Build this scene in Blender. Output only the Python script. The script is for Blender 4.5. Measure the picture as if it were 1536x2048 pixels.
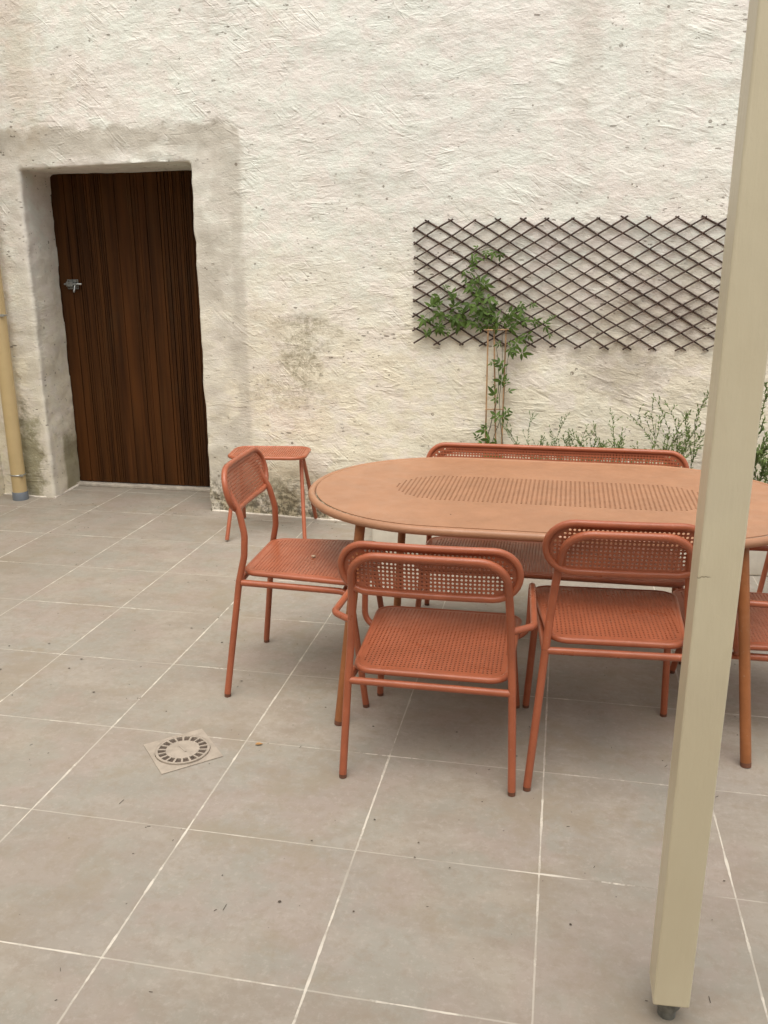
import bpy, bmesh, math, random
import numpy as np
from mathutils import Vector, Matrix, noise
from mathutils.geometry import delaunay_2d_cdt

random.seed(7)
R = math.radians
T = 0.5                      # one floor tile = 0.5 m; plan positions below are given in tiles
scene = bpy.context.scene
for o in list(bpy.data.objects):
    bpy.data.objects.remove(o)
COL = scene.collection

# ------------------------------------------------------------------ camera
cam_d = bpy.data.cameras.new('camera')
cam = bpy.data.objects.new('camera', cam_d)
COL.objects.link(cam)
scene.camera = cam
FPX, YAW, PITCH, ROLL = 1754.09, -0.199386, 0.279014, -0.004001
CAM = Vector((-0.03055 * T, -3.03564 * T, 3.12886 * T))
fw = Vector((math.sin(YAW) * math.cos(PITCH), math.cos(YAW) * math.cos(PITCH), -math.sin(PITCH)))
r0 = Vector((math.cos(YAW), -math.sin(YAW), 0)); u0 = r0.cross(fw)
rt = r0 * math.cos(ROLL) + u0 * math.sin(ROLL); up = -r0 * math.sin(ROLL) + u0 * math.cos(ROLL)
M = Matrix((rt, up, -fw)).transposed().to_4x4(); M.translation = CAM
cam.matrix_world = M
cam_d.sensor_fit = 'VERTICAL'; cam_d.sensor_height = 36; cam_d.lens = 36 * FPX / 2048
cam_d.clip_start = 0.05; cam_d.clip_end = 300
scene.cycles.max_bounces = 6; scene.cycles.diffuse_bounces = 4; scene.cycles.glossy_bounces = 3
scene.render.resolution_x = 768; scene.render.resolution_y = 1024

# ------------------------------------------------------------------ light
SUN_EL, SUN_AZ = R(70), R(172)        # azimuth clockwise from +Y: light from behind-left of the camera
world = bpy.data.worlds.new('World'); scene.world = world
world.use_nodes = True
wn = world.node_tree.nodes; wl = world.node_tree.links
bg = wn['Background']
sky = wn.new('ShaderNodeTexSky'); sky.sky_type = 'NISHITA'; sky.sun_disc = False
sky.sun_elevation = SUN_EL; sky.sun_rotation = SUN_AZ
sky.air_density = 1.0; sky.dust_density = 3.0; sky.ozone_density = 1.0
hs = wn.new('ShaderNodeHueSaturation'); hs.inputs['Saturation'].default_value = 0.22   # cloud cover greys the sky
wl.new(sky.outputs[0], hs.inputs['Color']); wl.new(hs.outputs[0], bg.inputs['Color'])
bg.inputs['Strength'].default_value = 0.13
sd = bpy.data.lights.new('sun', 'SUN'); sun = bpy.data.objects.new('sun', sd); COL.objects.link(sun)
sd.energy = 1.5; sd.angle = R(60); sd.color = (1.0, 0.955, 0.84)
sdir = Vector((math.sin(SUN_AZ) * math.cos(SUN_EL), math.cos(SUN_AZ) * math.cos(SUN_EL), math.sin(SUN_EL)))
sun.rotation_euler = sdir.to_track_quat('Z', 'Y').to_euler(); sun.location = (0, 0, 8)
vs = scene.view_settings
vs.view_transform = 'Standard'; vs.look = 'None'; vs.gamma = 1; vs.use_curve_mapping = False
vs.exposure = 0.84

# ------------------------------------------------------------------ helpers
def tag(o, label=None, cat=None, group=None, kind=None):
    if label: o['label'] = label
    if cat: o['category'] = cat
    if group: o['group'] = group
    if kind: o['kind'] = kind
    return o

def empty(name, loc, rz=0, label=None, cat=None, group=None):
    o = bpy.data.objects.new(name, None); COL.objects.link(o)
    o.location = loc; o.rotation_euler = (0, 0, rz); o.empty_display_size = 0.1
    return tag(o, label, cat, group)

def link(name, me, mat, parent=None, smooth=True):
    o = bpy.data.objects.new(name, me); COL.objects.link(o)
    if mat: me.materials.append(mat)
    if parent: o.parent = parent
    if smooth:
        for p in me.polygons: p.use_smooth = True
    return o

def mesh_obj(name, bm, mat, parent=None, smooth=True):
    me = bpy.data.meshes.new(name); bm.to_mesh(me); bm.free()
    return link(name, me, mat, parent, smooth)

def copy_tree(o, parent=None):
    c = o.copy(); COL.objects.link(c)
    if parent: c.parent = parent
    for ch in list(o.children): copy_tree(ch, c)
    return c

def fillet(pts, r, n=6):
    """polyline with its corners rounded; r is a number or one per corner"""
    pts = [Vector(p) for p in pts]; out = [pts[0]]
    for i in range(1, len(pts) - 1):
        rr = r[i - 1] if isinstance(r, (list, tuple)) else r
        a, b, c = pts[i - 1], pts[i], pts[i + 1]
        d1 = (a - b); d2 = (c - b); l1, l2 = d1.length, d2.length
        d1.normalize(); d2.normalize()
        ang = d1.angle(d2)
        if ang > math.pi - 0.02 or rr <= 0: out.append(b); continue
        k = min(rr / math.tan(ang / 2), l1 * 0.49, l2 * 0.49)
        p0 = b + d1 * k; p2 = b + d2 * k
        for t in range(n + 1):
            t /= n
            # circle-like blend (rational quadratic)
            w = math.sin(ang / 2)
            den = (1 - t) ** 2 + 2 * w * t * (1 - t) + t * t
            out.append(((1 - t) ** 2 * p0 + 2 * w * t * (1 - t) * b + t * t * p2) / den)
    out.append(pts[-1])
    return out

def tube(bm, pts, rad, seg=10, closed=False, cap=True, round_end=0):
    pts = [Vector(p) for p in pts]
    q = [pts[0]]
    for p in pts[1:]:
        if (p - q[-1]).length > 1e-5: q.append(p)
    pts = q; n = len(pts)
    rads = rad if isinstance(rad, (list, tuple)) else [rad] * n
    tans = []
    for i in range(n):
        if closed: t = pts[(i + 1) % n] - pts[i - 1]
        else: t = pts[min(i + 1, n - 1)] - pts[max(i - 1, 0)]
        tans.append(t.normalized())
    nrm = tans[0].orthogonal().normalized(); rings = []
    for i in range(n):
        nrm = (nrm - tans[i] * nrm.dot(tans[i])).normalized()
        b = tans[i].cross(nrm)
        rings.append([bm.verts.new(pts[i] + (nrm * math.cos(2 * math.pi * k / seg) + b * math.sin(2 * math.pi * k / seg)) * rads[i]) for k in range(seg)])
    m = n if closed else n - 1
    if closed:   # match the seam
        a, b2 = rings[-1], rings[0]
        off = min(range(seg), key=lambda s: (a[0].co - b2[s].co).length)
    for i in range(m):
        A = rings[i]; B = rings[(i + 1) % n]
        o = off if (closed and i == n - 1) else 0
        for k in range(seg):
            bm.faces.new((A[k], A[(k + 1) % seg], B[(k + 1 + o) % seg], B[(k + o) % seg]))
    if not closed and cap:
        for ring, sgn, t in ((rings[0], -1, tans[0]), (rings[-1], 1, tans[-1])):
            c = sum((v.co for v in ring), Vector()) / seg
            r = (ring[0].co - c).length
            if round_end:
                prev = ring
                for st in (0.6, 0.9):
                    nr = [bm.verts.new(c + (v.co - c) * math.sqrt(1 - st * st) + t * sgn * r * st * round_end) for v in ring]
                    for k in range(seg):
                        f = (prev[k], prev[(k + 1) % seg], nr[(k + 1) % seg], nr[k])
                        bm.faces.new(f if sgn > 0 else f[::-1])
                    prev = nr
                bm.faces.new(prev if sgn > 0 else prev[::-1])
            else:
                dup_ = [bm.verts.new(v.co) for v in ring]      # own vertices, so the end stays crisp
                bm.faces.new(dup_ if sgn > 0 else dup_[::-1])

def box(bm, lo, hi, bev=0):
    x0, y0, z0 = lo; x1, y1, z1 = hi
    v = [bm.verts.new(p) for p in ((x0, y0, z0), (x1, y0, z0), (x1, y1, z0), (x0, y1, z0), (x0, y0, z1), (x1, y0, z1), (x1, y1, z1), (x0, y1, z1))]
    fs = [bm.faces.new([v[i] for i in f]) for f in ((0, 3, 2, 1), (4, 5, 6, 7), (0, 1, 5, 4), (1, 2, 6, 5), (2, 3, 7, 6), (3, 0, 4, 7))]
    if bev:
        es = list({e for f in fs for e in f.edges})
        bmesh.ops.bevel(bm, geom=es, offset=bev, segments=3, profile=0.5, affect='EDGES')

def stadium(a, b, n=14):
    out = []
    for k in range(n + 1):
        t = -math.pi / 2 + math.pi * k / n; out.append(((a - b) + b * math.cos(t), b * math.sin(t)))
    for k in range(n + 1):
        t = math.pi / 2 + math.pi * k / n; out.append((-(a - b) + b * math.cos(t), b * math.sin(t)))
    return out

def rounded_poly(pts, r, n=8):
    """closed 2-D polygon with rounded corners"""
    N = len(pts); out = []
    for i in range(N):
        a = Vector(pts[i - 1]).to_3d(); b = Vector(pts[i]).to_3d(); c = Vector(pts[(i + 1) % N]).to_3d()
        f = fillet([(a + b) / 2, b, (b + c) / 2], r, n)
        out += [(p.x, p.y) for p in f[1:-1]]
    return out

def inside(poly, x, y):
    c = False; j = len(poly) - 1
    for i in range(len(poly)):
        xi, yi = poly[i]; xj, yj = poly[j]
        if (yi > y) != (yj > y) and x < (xj - xi) * (y - yi) / (yj - yi) + xi: c = not c
        j = i
    return c

def perforated(outline, zone, pitch, hole, sides=8):
    """flat sheet (2-D) with a grid of holes inside 'zone': returns verts, faces"""
    xs = [p[0] for p in zone]; ys = [p[1] for p in zone]
    nx = int((max(xs) - min(xs)) / pitch / 2) + 1; ny = int((max(ys) - min(ys)) / pitch / 2) + 1
    cx = (max(xs) + min(xs)) / 2; cy = (max(ys) + min(ys)) / 2
    V = [Vector(p) for p in outline]; n = len(V)
    E = [(i, (i + 1) % n) for i in range(n)]
    centres = set()
    for i in range(-nx, nx + 1):
        for j in range(-ny, ny + 1):
            x = cx + (i + 0.5) * pitch; y = cy + (j + 0.5) * pitch
            if all(inside(zone, x + dx, y + dy) for dx in (-hole, hole) for dy in (-hole, hole)):
                s = len(V)
                for k in range(sides):
                    t = 2 * math.pi * (k + 0.5) / sides
                    V.append(Vector((x + hole * math.cos(t), y + hole * math.sin(t))))
                E += [(s + k, s + (k + 1) % sides) for k in range(sides)]
                centres.add((i, j))
    vo, eo, fo, *_ = delaunay_2d_cdt(V, E, [], 0, 1e-6)
    faces = []
    for f in fo:
        c = sum((vo[i] for i in f), Vector((0, 0))) / len(f)
        if not inside(outline, c.x, c.y): continue
        i = round((c.x - cx) / pitch - 0.5); j = round((c.y - cy) / pitch - 0.5)
        if (i, j) in centres:
            dx = c.x - cx - (i + .5) * pitch; dy = c.y - cy - (j + .5) * pitch
            if math.hypot(dx, dy) < hole * math.cos(math.pi / sides) * 0.995: continue
        faces.append(list(f))
    return vo, faces

def sheet_obj(name, vo, faces, fn, mat, parent, thick=0.002):
    me = bpy.data.meshes.new(name)
    me.from_pydata([fn(v.x, v.y) for v in vo], [], faces); me.update()
    bm = bmesh.new(); bm.from_mesh(me)
    bmesh.ops.recalc_face_normals(bm, faces=bm.faces)
    ext = bmesh.ops.solidify(bm, geom=list(bm.faces), thickness=thick)
    bm.to_mesh(me); bm.free()
    return link(name, me, mat, parent, smooth=False)

# ------------------------------------------------------------------ materials
class NT:
    def __init__(s, name):
        s.m = bpy.data.materials.new(name); s.m.use_nodes = True
        s.t = s.m.node_tree; s.n = s.t.nodes; s.l = s.t.links
        s.b = s.n['Principled BSDF']
    def put(s, inp, v):
        if isinstance(v, (int, float)): inp.default_value = v
        elif isinstance(v, (tuple, list)):
            inp.default_value = (*v, 1) if (len(v) == 3 and inp.type == 'RGBA') else v
        else: s.l.new(v, inp)
    def coord(s, k='Object'): return s.n.new('ShaderNodeTexCoord').outputs[k]
    def mapping(s, v, rot=(0, 0, 0), sc=(1, 1, 1), loc=(0, 0, 0)):
        n = s.n.new('ShaderNodeMapping'); s.l.new(v, n.inputs[0])
        n.inputs['Rotation'].default_value = rot; n.inputs['Scale'].default_value = sc; n.inputs['Location'].default_value = loc
        return n.outputs[0]
    def noise(s, v, sc, det=4, rough=0.55, dist=0, col=False):
        n = s.n.new('ShaderNodeTexNoise'); s.l.new(v, n.inputs['Vector'])
        n.inputs['Scale'].default_value = sc; n.inputs['Detail'].default_value = det
        n.inputs['Roughness'].default_value = rough; n.inputs['Distortion'].default_value = dist
        return n.outputs['Color' if col else 'Fac']
    def vor(s, v, sc, feat='F1', rnd=1.0, out='Distance'):
        n = s.n.new('ShaderNodeTexVoronoi'); n.feature = feat; s.l.new(v, n.inputs['Vector'])
        n.inputs['Scale'].default_value = sc; n.inputs['Randomness'].default_value = rnd
        return n.outputs[out]
    def math(s, op, a, b=None, c=None, clamp=False):
        n = s.n.new('ShaderNodeMath'); n.operation = op; n.use_clamp = clamp
        s.put(n.inputs[0], a)
        if b is not None: s.put(n.inputs[1], b)
        if c is not None: s.put(n.inputs[2], c)
        return n.outputs[0]
    def ss(s, v, lo, hi, a=0.0, b=1.0):
        n = s.n.new('ShaderNodeMapRange'); n.interpolation_type = 'SMOOTHSTEP'
        s.put(n.inputs[0], v)
        n.inputs[1].default_value = lo; n.inputs[2].default_value = hi
        n.inputs[3].default_value = a; n.inputs[4].default_value = b
        return n.outputs[0]
    def mix(s, f, a, b, mode='MIX'):
        n = s.n.new('ShaderNodeMix'); n.data_type = 'RGBA'; n.blend_type = mode
        s.put(n.inputs[0], f); s.put(n.inputs[6], a); s.put(n.inputs[7], b)
        return n.outputs[2]
    def sep(s, v):
        n = s.n.new('ShaderNodeSeparateXYZ'); s.l.new(v, n.inputs[0]); return n.outputs
    def comb(s, x, y, z):
        n = s.n.new('ShaderNodeCombineXYZ'); s.put(n.inputs[0], x); s.put(n.inputs[1], y); s.put(n.inputs[2], z); return n.outputs[0]
    def bump(s, h, dist, strength=1.0, normal=None):
        n = s.n.new('ShaderNodeBump'); s.l.new(h, n.inputs['Height'])
        n.inputs['Distance'].default_value = dist; n.inputs['Strength'].default_value = strength
        if normal is not None: s.l.new(normal, n.inputs['Normal'])
        return n.outputs[0]
    def out(s, col=None, rough=None, normal=None, metal=None, spec=None):
        if col is not None: s.put(s.b.inputs['Base Color'], col)
        if rough is not None: s.put(s.b.inputs['Roughness'], rough)
        if normal is not None: s.l.new(normal, s.b.inputs['Normal'])
        if metal is not None: s.b.inputs['Metallic'].default_value = metal
        if spec is not None: s.b.inputs['Specular IOR Level'].default_value = spec
        return s.m

def mul(s, *a):
    r = a[0]
    for b in a[1:]: r = s.math('MULTIPLY', r, b)
    return r

def blob(s, X, Z, cx, cz, rx, rz, soft=0.5, warp=None):
    """1 inside an ellipse on the wall, fading outwards; X, Z are sockets"""
    dx = s.math('DIVIDE', s.math('SUBTRACT', X, cx), rx); dz = s.math('DIVIDE', s.math('SUBTRACT', Z, cz), rz)
    d = s.math('SQRT', s.math('ADD', s.math('MULTIPLY', dx, dx), s.math('MULTIPLY', dz, dz)))
    if warp is not None: d = s.math('ADD', d, warp)
    return s.ss(d, 1 + soft, 1 - soft)

def wob_(s, P): return s.math('SUBTRACT', s.noise(s.mapping(P, loc=(1, 1, 1)), 2.5, 4), 0.5)

def wall_material(full=True):
    s = NT('rough_render_plaster')
    P = s.coord()
    wv = s.noise(P, 1.3, 2, col=True)
    Pw = s.n.new('ShaderNodeVectorMath'); Pw.operation = 'MULTIPLY_ADD'
    s.l.new(wv, Pw.inputs[0]); Pw.inputs[1].default_value = (0.11, 0.11, 0.11); s.l.new(P, Pw.inputs[2]); Pw = Pw.outputs[0]
    X, Y, Z = s.sep(P)
    # trowel strokes: stretched noise in several directions, each in its own patches
    H = None
    for k, (ang, off, sx, sz, xa, xb) in enumerate(((3, 0, 5.0, 34, .6, -.9), (-24, 9, 2.0, 21, -1.6, .0), (-42, 17, 4.5, 34, .3, -2.6), (24, 31, 4.5, 30, .3, -2.0), (-12, 47, 3.2, 27, -1.0, 1.0))):
        v = s.mapping(s.mapping(Pw, rot=(0, R(ang), 0)), sc=(sx, 8, sz), loc=(off, off * .3, off))
        n = s.noise(v, 1.0, 2.5, 0.55, 0.5)
        ridge = s.ss(n, 0.54, 0.72); groove = s.ss(n, 0.44, 0.28)
        st = s.math('SUBTRACT', s.math('MULTIPLY', ridge, 1.1), s.math('MULTIPLY', groove, 0.8))
        m = s.noise(s.mapping(P, loc=(off * 3.1, 0, off)), 2.1, 3, 0.6)
        m = s.math('ADD', m, s.ss(X, xa, xb, -.07, .07))
        m = s.ss(m, 0.50, 0.60)
        st = s.math('MULTIPLY', st, s.math('MULTIPLY', m, .45 if ang == 24 else 1.0))
        H = st if H is None else s.math('ADD', H, st)
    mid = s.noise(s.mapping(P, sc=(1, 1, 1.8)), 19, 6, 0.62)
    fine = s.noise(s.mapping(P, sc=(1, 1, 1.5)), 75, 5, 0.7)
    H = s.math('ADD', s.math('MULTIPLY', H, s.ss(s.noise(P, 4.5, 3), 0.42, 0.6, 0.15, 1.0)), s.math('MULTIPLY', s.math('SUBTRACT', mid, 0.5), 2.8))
    # smooth cement surround of the doorway
    wob = s.math('SUBTRACT', s.noise(P, 5.5, 4), 0.5)
    wobb = s.math('MULTIPLY', wob, 0.30)
    Xw = s.math('ADD', X, wobb); Zw = s.math('ADD', Z, s.math('MULTIPLY', wob, 0.22))
    def rect(x0, x1, z0, z1, e=0.02, XX=None, ZZ=None):
        XX = XX or Xw; ZZ = ZZ or Zw
        return mul(s, s.ss(XX, x0 - e, x0 + e), s.ss(XX, x1 + e, x1 - e), s.ss(ZZ, z0 - e, z0 + e), s.ss(ZZ, z1 + e, z1 - e))
    surround = s.math('MAXIMUM', rect(-9, -1.86, 2.13, 2.33, 0.02), rect(-2.30, -1.90, -1, 2.3, 0.07))
    surround = s.math('MULTIPLY', surround, s.ss(s.noise(s.mapping(P, loc=(3, 3, 3)), 4.2, 5, .65), 0.36, 0.56, .25, 1.0))
    lowpatch = rect(-3.52, -3.30, -1, 2.2, 0.05)
    jamb = s.ss(Y, 3.80, 3.86)
    sm = s.math('MAXIMUM', s.math('MAXIMUM', surround, s.math('MULTIPLY', lowpatch, 0.8)), jamb)
    rgh = s.math('SUBTRACT', 1.0, s.math('MULTIPLY', sm, 0.62))
    H = s.math('MULTIPLY', H, rgh)
    H = s.math('ADD', H, s.math('MULTIPLY', fine, 1.2))
    # crumbling stone foot of the wall
    footn = s.math('ADD', Z, s.math('MULTIPLY', wob, 0.35))
    foot = s.ss(footn, 0.26, 0.05)
    foot = s.math('MULTIPLY', foot, s.ss(X, -2.45, -2.15))
    stones = s.vor(s.mapping(Pw, sc=(1, 1, 1.5)), 22, 'F1')
    H = s.math('ADD', H, mul(s, foot, stones, -2.2))
    # pits
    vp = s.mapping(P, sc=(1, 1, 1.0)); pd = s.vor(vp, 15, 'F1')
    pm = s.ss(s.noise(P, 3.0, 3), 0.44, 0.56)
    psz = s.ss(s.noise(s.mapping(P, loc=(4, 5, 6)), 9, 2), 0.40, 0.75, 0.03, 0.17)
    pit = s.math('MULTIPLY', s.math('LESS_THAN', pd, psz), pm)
    pd2 = s.vor(s.mapping(Pw, sc=(1.0, 1, 1.5), loc=(3, 1, 2)), 26, 'F1')
    pit2 = mul(s, s.math('LESS_THAN', pd2, s.ss(s.noise(P, 31, 2), 0.35, 0.70, 0.04, 0.27)), s.ss(s.noise(s.mapping(P, loc=(8, 1, 3), sc=(1, 1, 1.3)), 4.0, 5, .7), 0.52, 0.62))
    pd3 = s.vor(s.mapping(Pw, rot=(0, R(-20), 0), sc=(.55, 1, 1.9), loc=(1, 4, 7)), 24, 'F1')
    pit3 = mul(s, s.math('LESS_THAN', pd3, s.ss(s.noise(P, 19, 2), 0.38, 0.68, 0.0, 0.26)), s.ss(s.noise(s.mapping(P, loc=(2, 6, 3)), 3.1, 4), 0.46, 0.58))
    pits = s.math('MAXIMUM', pit, s.math('MAXIMUM', s.math('MULTIPLY', pit2, 0.75), pit3))
    pits = s.math('MULTIPLY', pits, s.ss(s.noise(P, 60, 2), 0.36, 0.48))
    H = s.math('SUBTRACT', H, s.math('MULTIPLY', pits, 0.9))
    # colour
    c = s.mix(s.ss(s.noise(P, 0.9, 4), 0.35, 0.65), (0.80, 0.785, 0.705), (0.81, 0.76, 0.695))
    c = s.mix(s.math('MULTIPLY', s.ss(s.noise(s.mapping(P, loc=(5, 0, 2)), 1.6, 5, 0.6), 0.45, 0.7), 0.7), c, (0.755, 0.775, 0.71))
    low = s.ss(s.math('ADD', Z, s.math('MULTIPLY', wob, 0.8)), 2.1, 0.7)
    c = s.mix(s.math('MULTIPLY', low, 0.75), c, (0.815, 0.735, 0.555))
    c = s.mix(s.math('MULTIPLY', s.ss(s.noise(s.mapping(P, loc=(1, 7, 2), sc=(1, 1, .8)), 2.6, 5, 0.65), 0.52, 0.72), 0.45), c, (0.56, 0.48, 0.37))
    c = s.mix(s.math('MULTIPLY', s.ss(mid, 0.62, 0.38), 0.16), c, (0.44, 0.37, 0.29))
    vst = s.noise(s.mapping(P, sc=(4.0, 1, .30), loc=(3, 2, 1)), 1.0, 5, .6)
    c = s.mix(mul(s, s.ss(vst, 0.52, 0.68), s.ss(Z, 1.5, 2.5), 0.50), c, (0.62, 0.515, 0.44))
    c = s.mix(mul(s, s.ss(s.noise(s.mapping(P, sc=(1, 1, 1.5), loc=(9, 2, 4)), 7, 6, .75), 0.55, 0.72), 0.36), c, (0.50, 0.425, 0.345))
    c = s.mix(mul(s, blob(s, X, Z, -.6, 2.25, 1.1, .7, .8, s.math('MULTIPLY', wob_(s, P), 1.4)), 0.35), c, (0.665, 0.70, 0.635))
    c = s.mix(s.math('MULTIPLY', s.ss(s.noise(s.mapping(P, loc=(4, 4, 1), sc=(1, 1, 1.4)), 6.5, 4, .6), 0.48, 0.58), 0.45), c, (0.815, 0.735, 0.675))
    c = s.mix(s.math('MULTIPLY', s.ss(s.noise(s.mapping(P, loc=(9, 4, 6), sc=(1, 1, 1.4)), 5.5, 4, .6), 0.50, 0.60), s.ss(Z, .9, 1.9, .15, .5)), c, (0.745, 0.775, 0.690))
    # cement surround
    cem = s.mix(s.ss(s.noise(P, 5.5, 6, 0.7), 0.35, 0.65), (0.43, 0.39, 0.325), (0.55, 0.505, 0.43))
    upper = rect(-9, -1.86, 2.13, 2.33, 0.02)
    c = s.mix(s.math('MULTIPLY', s.math('SUBTRACT', sm, s.math('MULTIPLY', jamb, .8)), 0.66), c, (0.60, 0.56, 0.485))
    strip = mul(s, s.ss(s.math('ADD', X, s.math('MULTIPLY', wob, 0.12)), -2.00, -1.96), s.ss(X, -1.88, -1.92), s.ss(s.noise(P, 2.2, 3), 0.36, 0.5), s.ss(Z, 2.3, 2.1))
    patch = mul(s, rect(-9, -1.86, 2.20, 2.34, 0.03), s.ss(s.noise(s.mapping(P, loc=(2, 2, 9)), 3.4, 4), 0.34, 0.46))
    patch2 = mul(s, rect(-2.2, -1.96, 0, 2.3, 0.03), s.ss(s.noise(s.mapping(P, loc=(6, 2, 1)), 3.0, 4), 0.44, 0.56))
    c = s.mix(s.math('MULTIPLY', s.math('MAXIMUM', patch, s.math('MULTIPLY', s.math('MAXIMUM', patch2, strip), 0.7)), 0.8), c, cem)
    # damp and algae stains
    sn = s.math('MULTIPLY', s.math('SUBTRACT', s.noise(s.mapping(P, sc=(1, 1, 1)), 11, 6, 0.7), 0.5), 3.2)
    st1 = s.math('MAXIMUM', blob(s, X, Z, -1.55, 1.02, .14, .20, .6, sn), blob(s, X, Z, -1.50, 1.19, .16, .07, .6, sn))
    st1 = s.math('MAXIMUM', st1, s.math('MULTIPLY', blob(s, X, Z, -1.62, 0.80, .22, .12, .7, sn), 0.6))
    c = s.mix(mul(s, st1, s.ss(s.noise(P, 38, 5, .8), 0.42, 0.60, .25, 1.0), 0.72), c, (0.27, 0.235, 0.15))
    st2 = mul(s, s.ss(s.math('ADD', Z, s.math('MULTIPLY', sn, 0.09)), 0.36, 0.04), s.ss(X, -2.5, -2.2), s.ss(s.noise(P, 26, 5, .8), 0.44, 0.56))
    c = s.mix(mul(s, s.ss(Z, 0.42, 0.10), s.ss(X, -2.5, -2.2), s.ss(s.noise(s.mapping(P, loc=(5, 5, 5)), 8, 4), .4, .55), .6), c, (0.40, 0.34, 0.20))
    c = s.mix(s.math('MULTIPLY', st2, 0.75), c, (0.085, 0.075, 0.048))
    st3 = mul(s, blob(s, X, Z, -3.56, 0.28, .10, .30, .5, sn), 0.75)
    c = s.mix(st3, c, (0.20, 0.18, 0.085))
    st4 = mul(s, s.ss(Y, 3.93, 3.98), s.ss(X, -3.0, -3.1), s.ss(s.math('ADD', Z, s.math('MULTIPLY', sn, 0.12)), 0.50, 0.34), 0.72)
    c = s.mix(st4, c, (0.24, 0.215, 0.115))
    st5 = s.math('MAXIMUM', blob(s, X, Z, 0.30, 0.98, .20, .13, .6, sn), s.math('MAXIMUM', blob(s, X, Z, 0.55, 1.30, .25, .14, .6, sn), blob(s, X, Z, 0.12, 1.05, .12, .05, .5, sn)))
    c = s.mix(s.math('MULTIPLY', st5, 0.42), c, (0.30, 0.25, 0.19))
    st6 = mul(s, blob(s, X, Z, -3.30, 2.75, .12, .5, .8, sn), 0.35)
    c = s.mix(st6, c, (0.50, 0.39, 0.26))
    st7 = mul(s, blob(s, X, Z, 0.02, 2.75, .08, .5, .8, sn), 0.30)
    c = s.mix(st7, c, (0.50, 0.41, 0.34))
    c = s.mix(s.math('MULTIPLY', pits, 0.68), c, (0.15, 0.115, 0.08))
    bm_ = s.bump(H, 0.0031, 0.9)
    return s.out(c, 0.9, bm_, spec=0.2)

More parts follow.
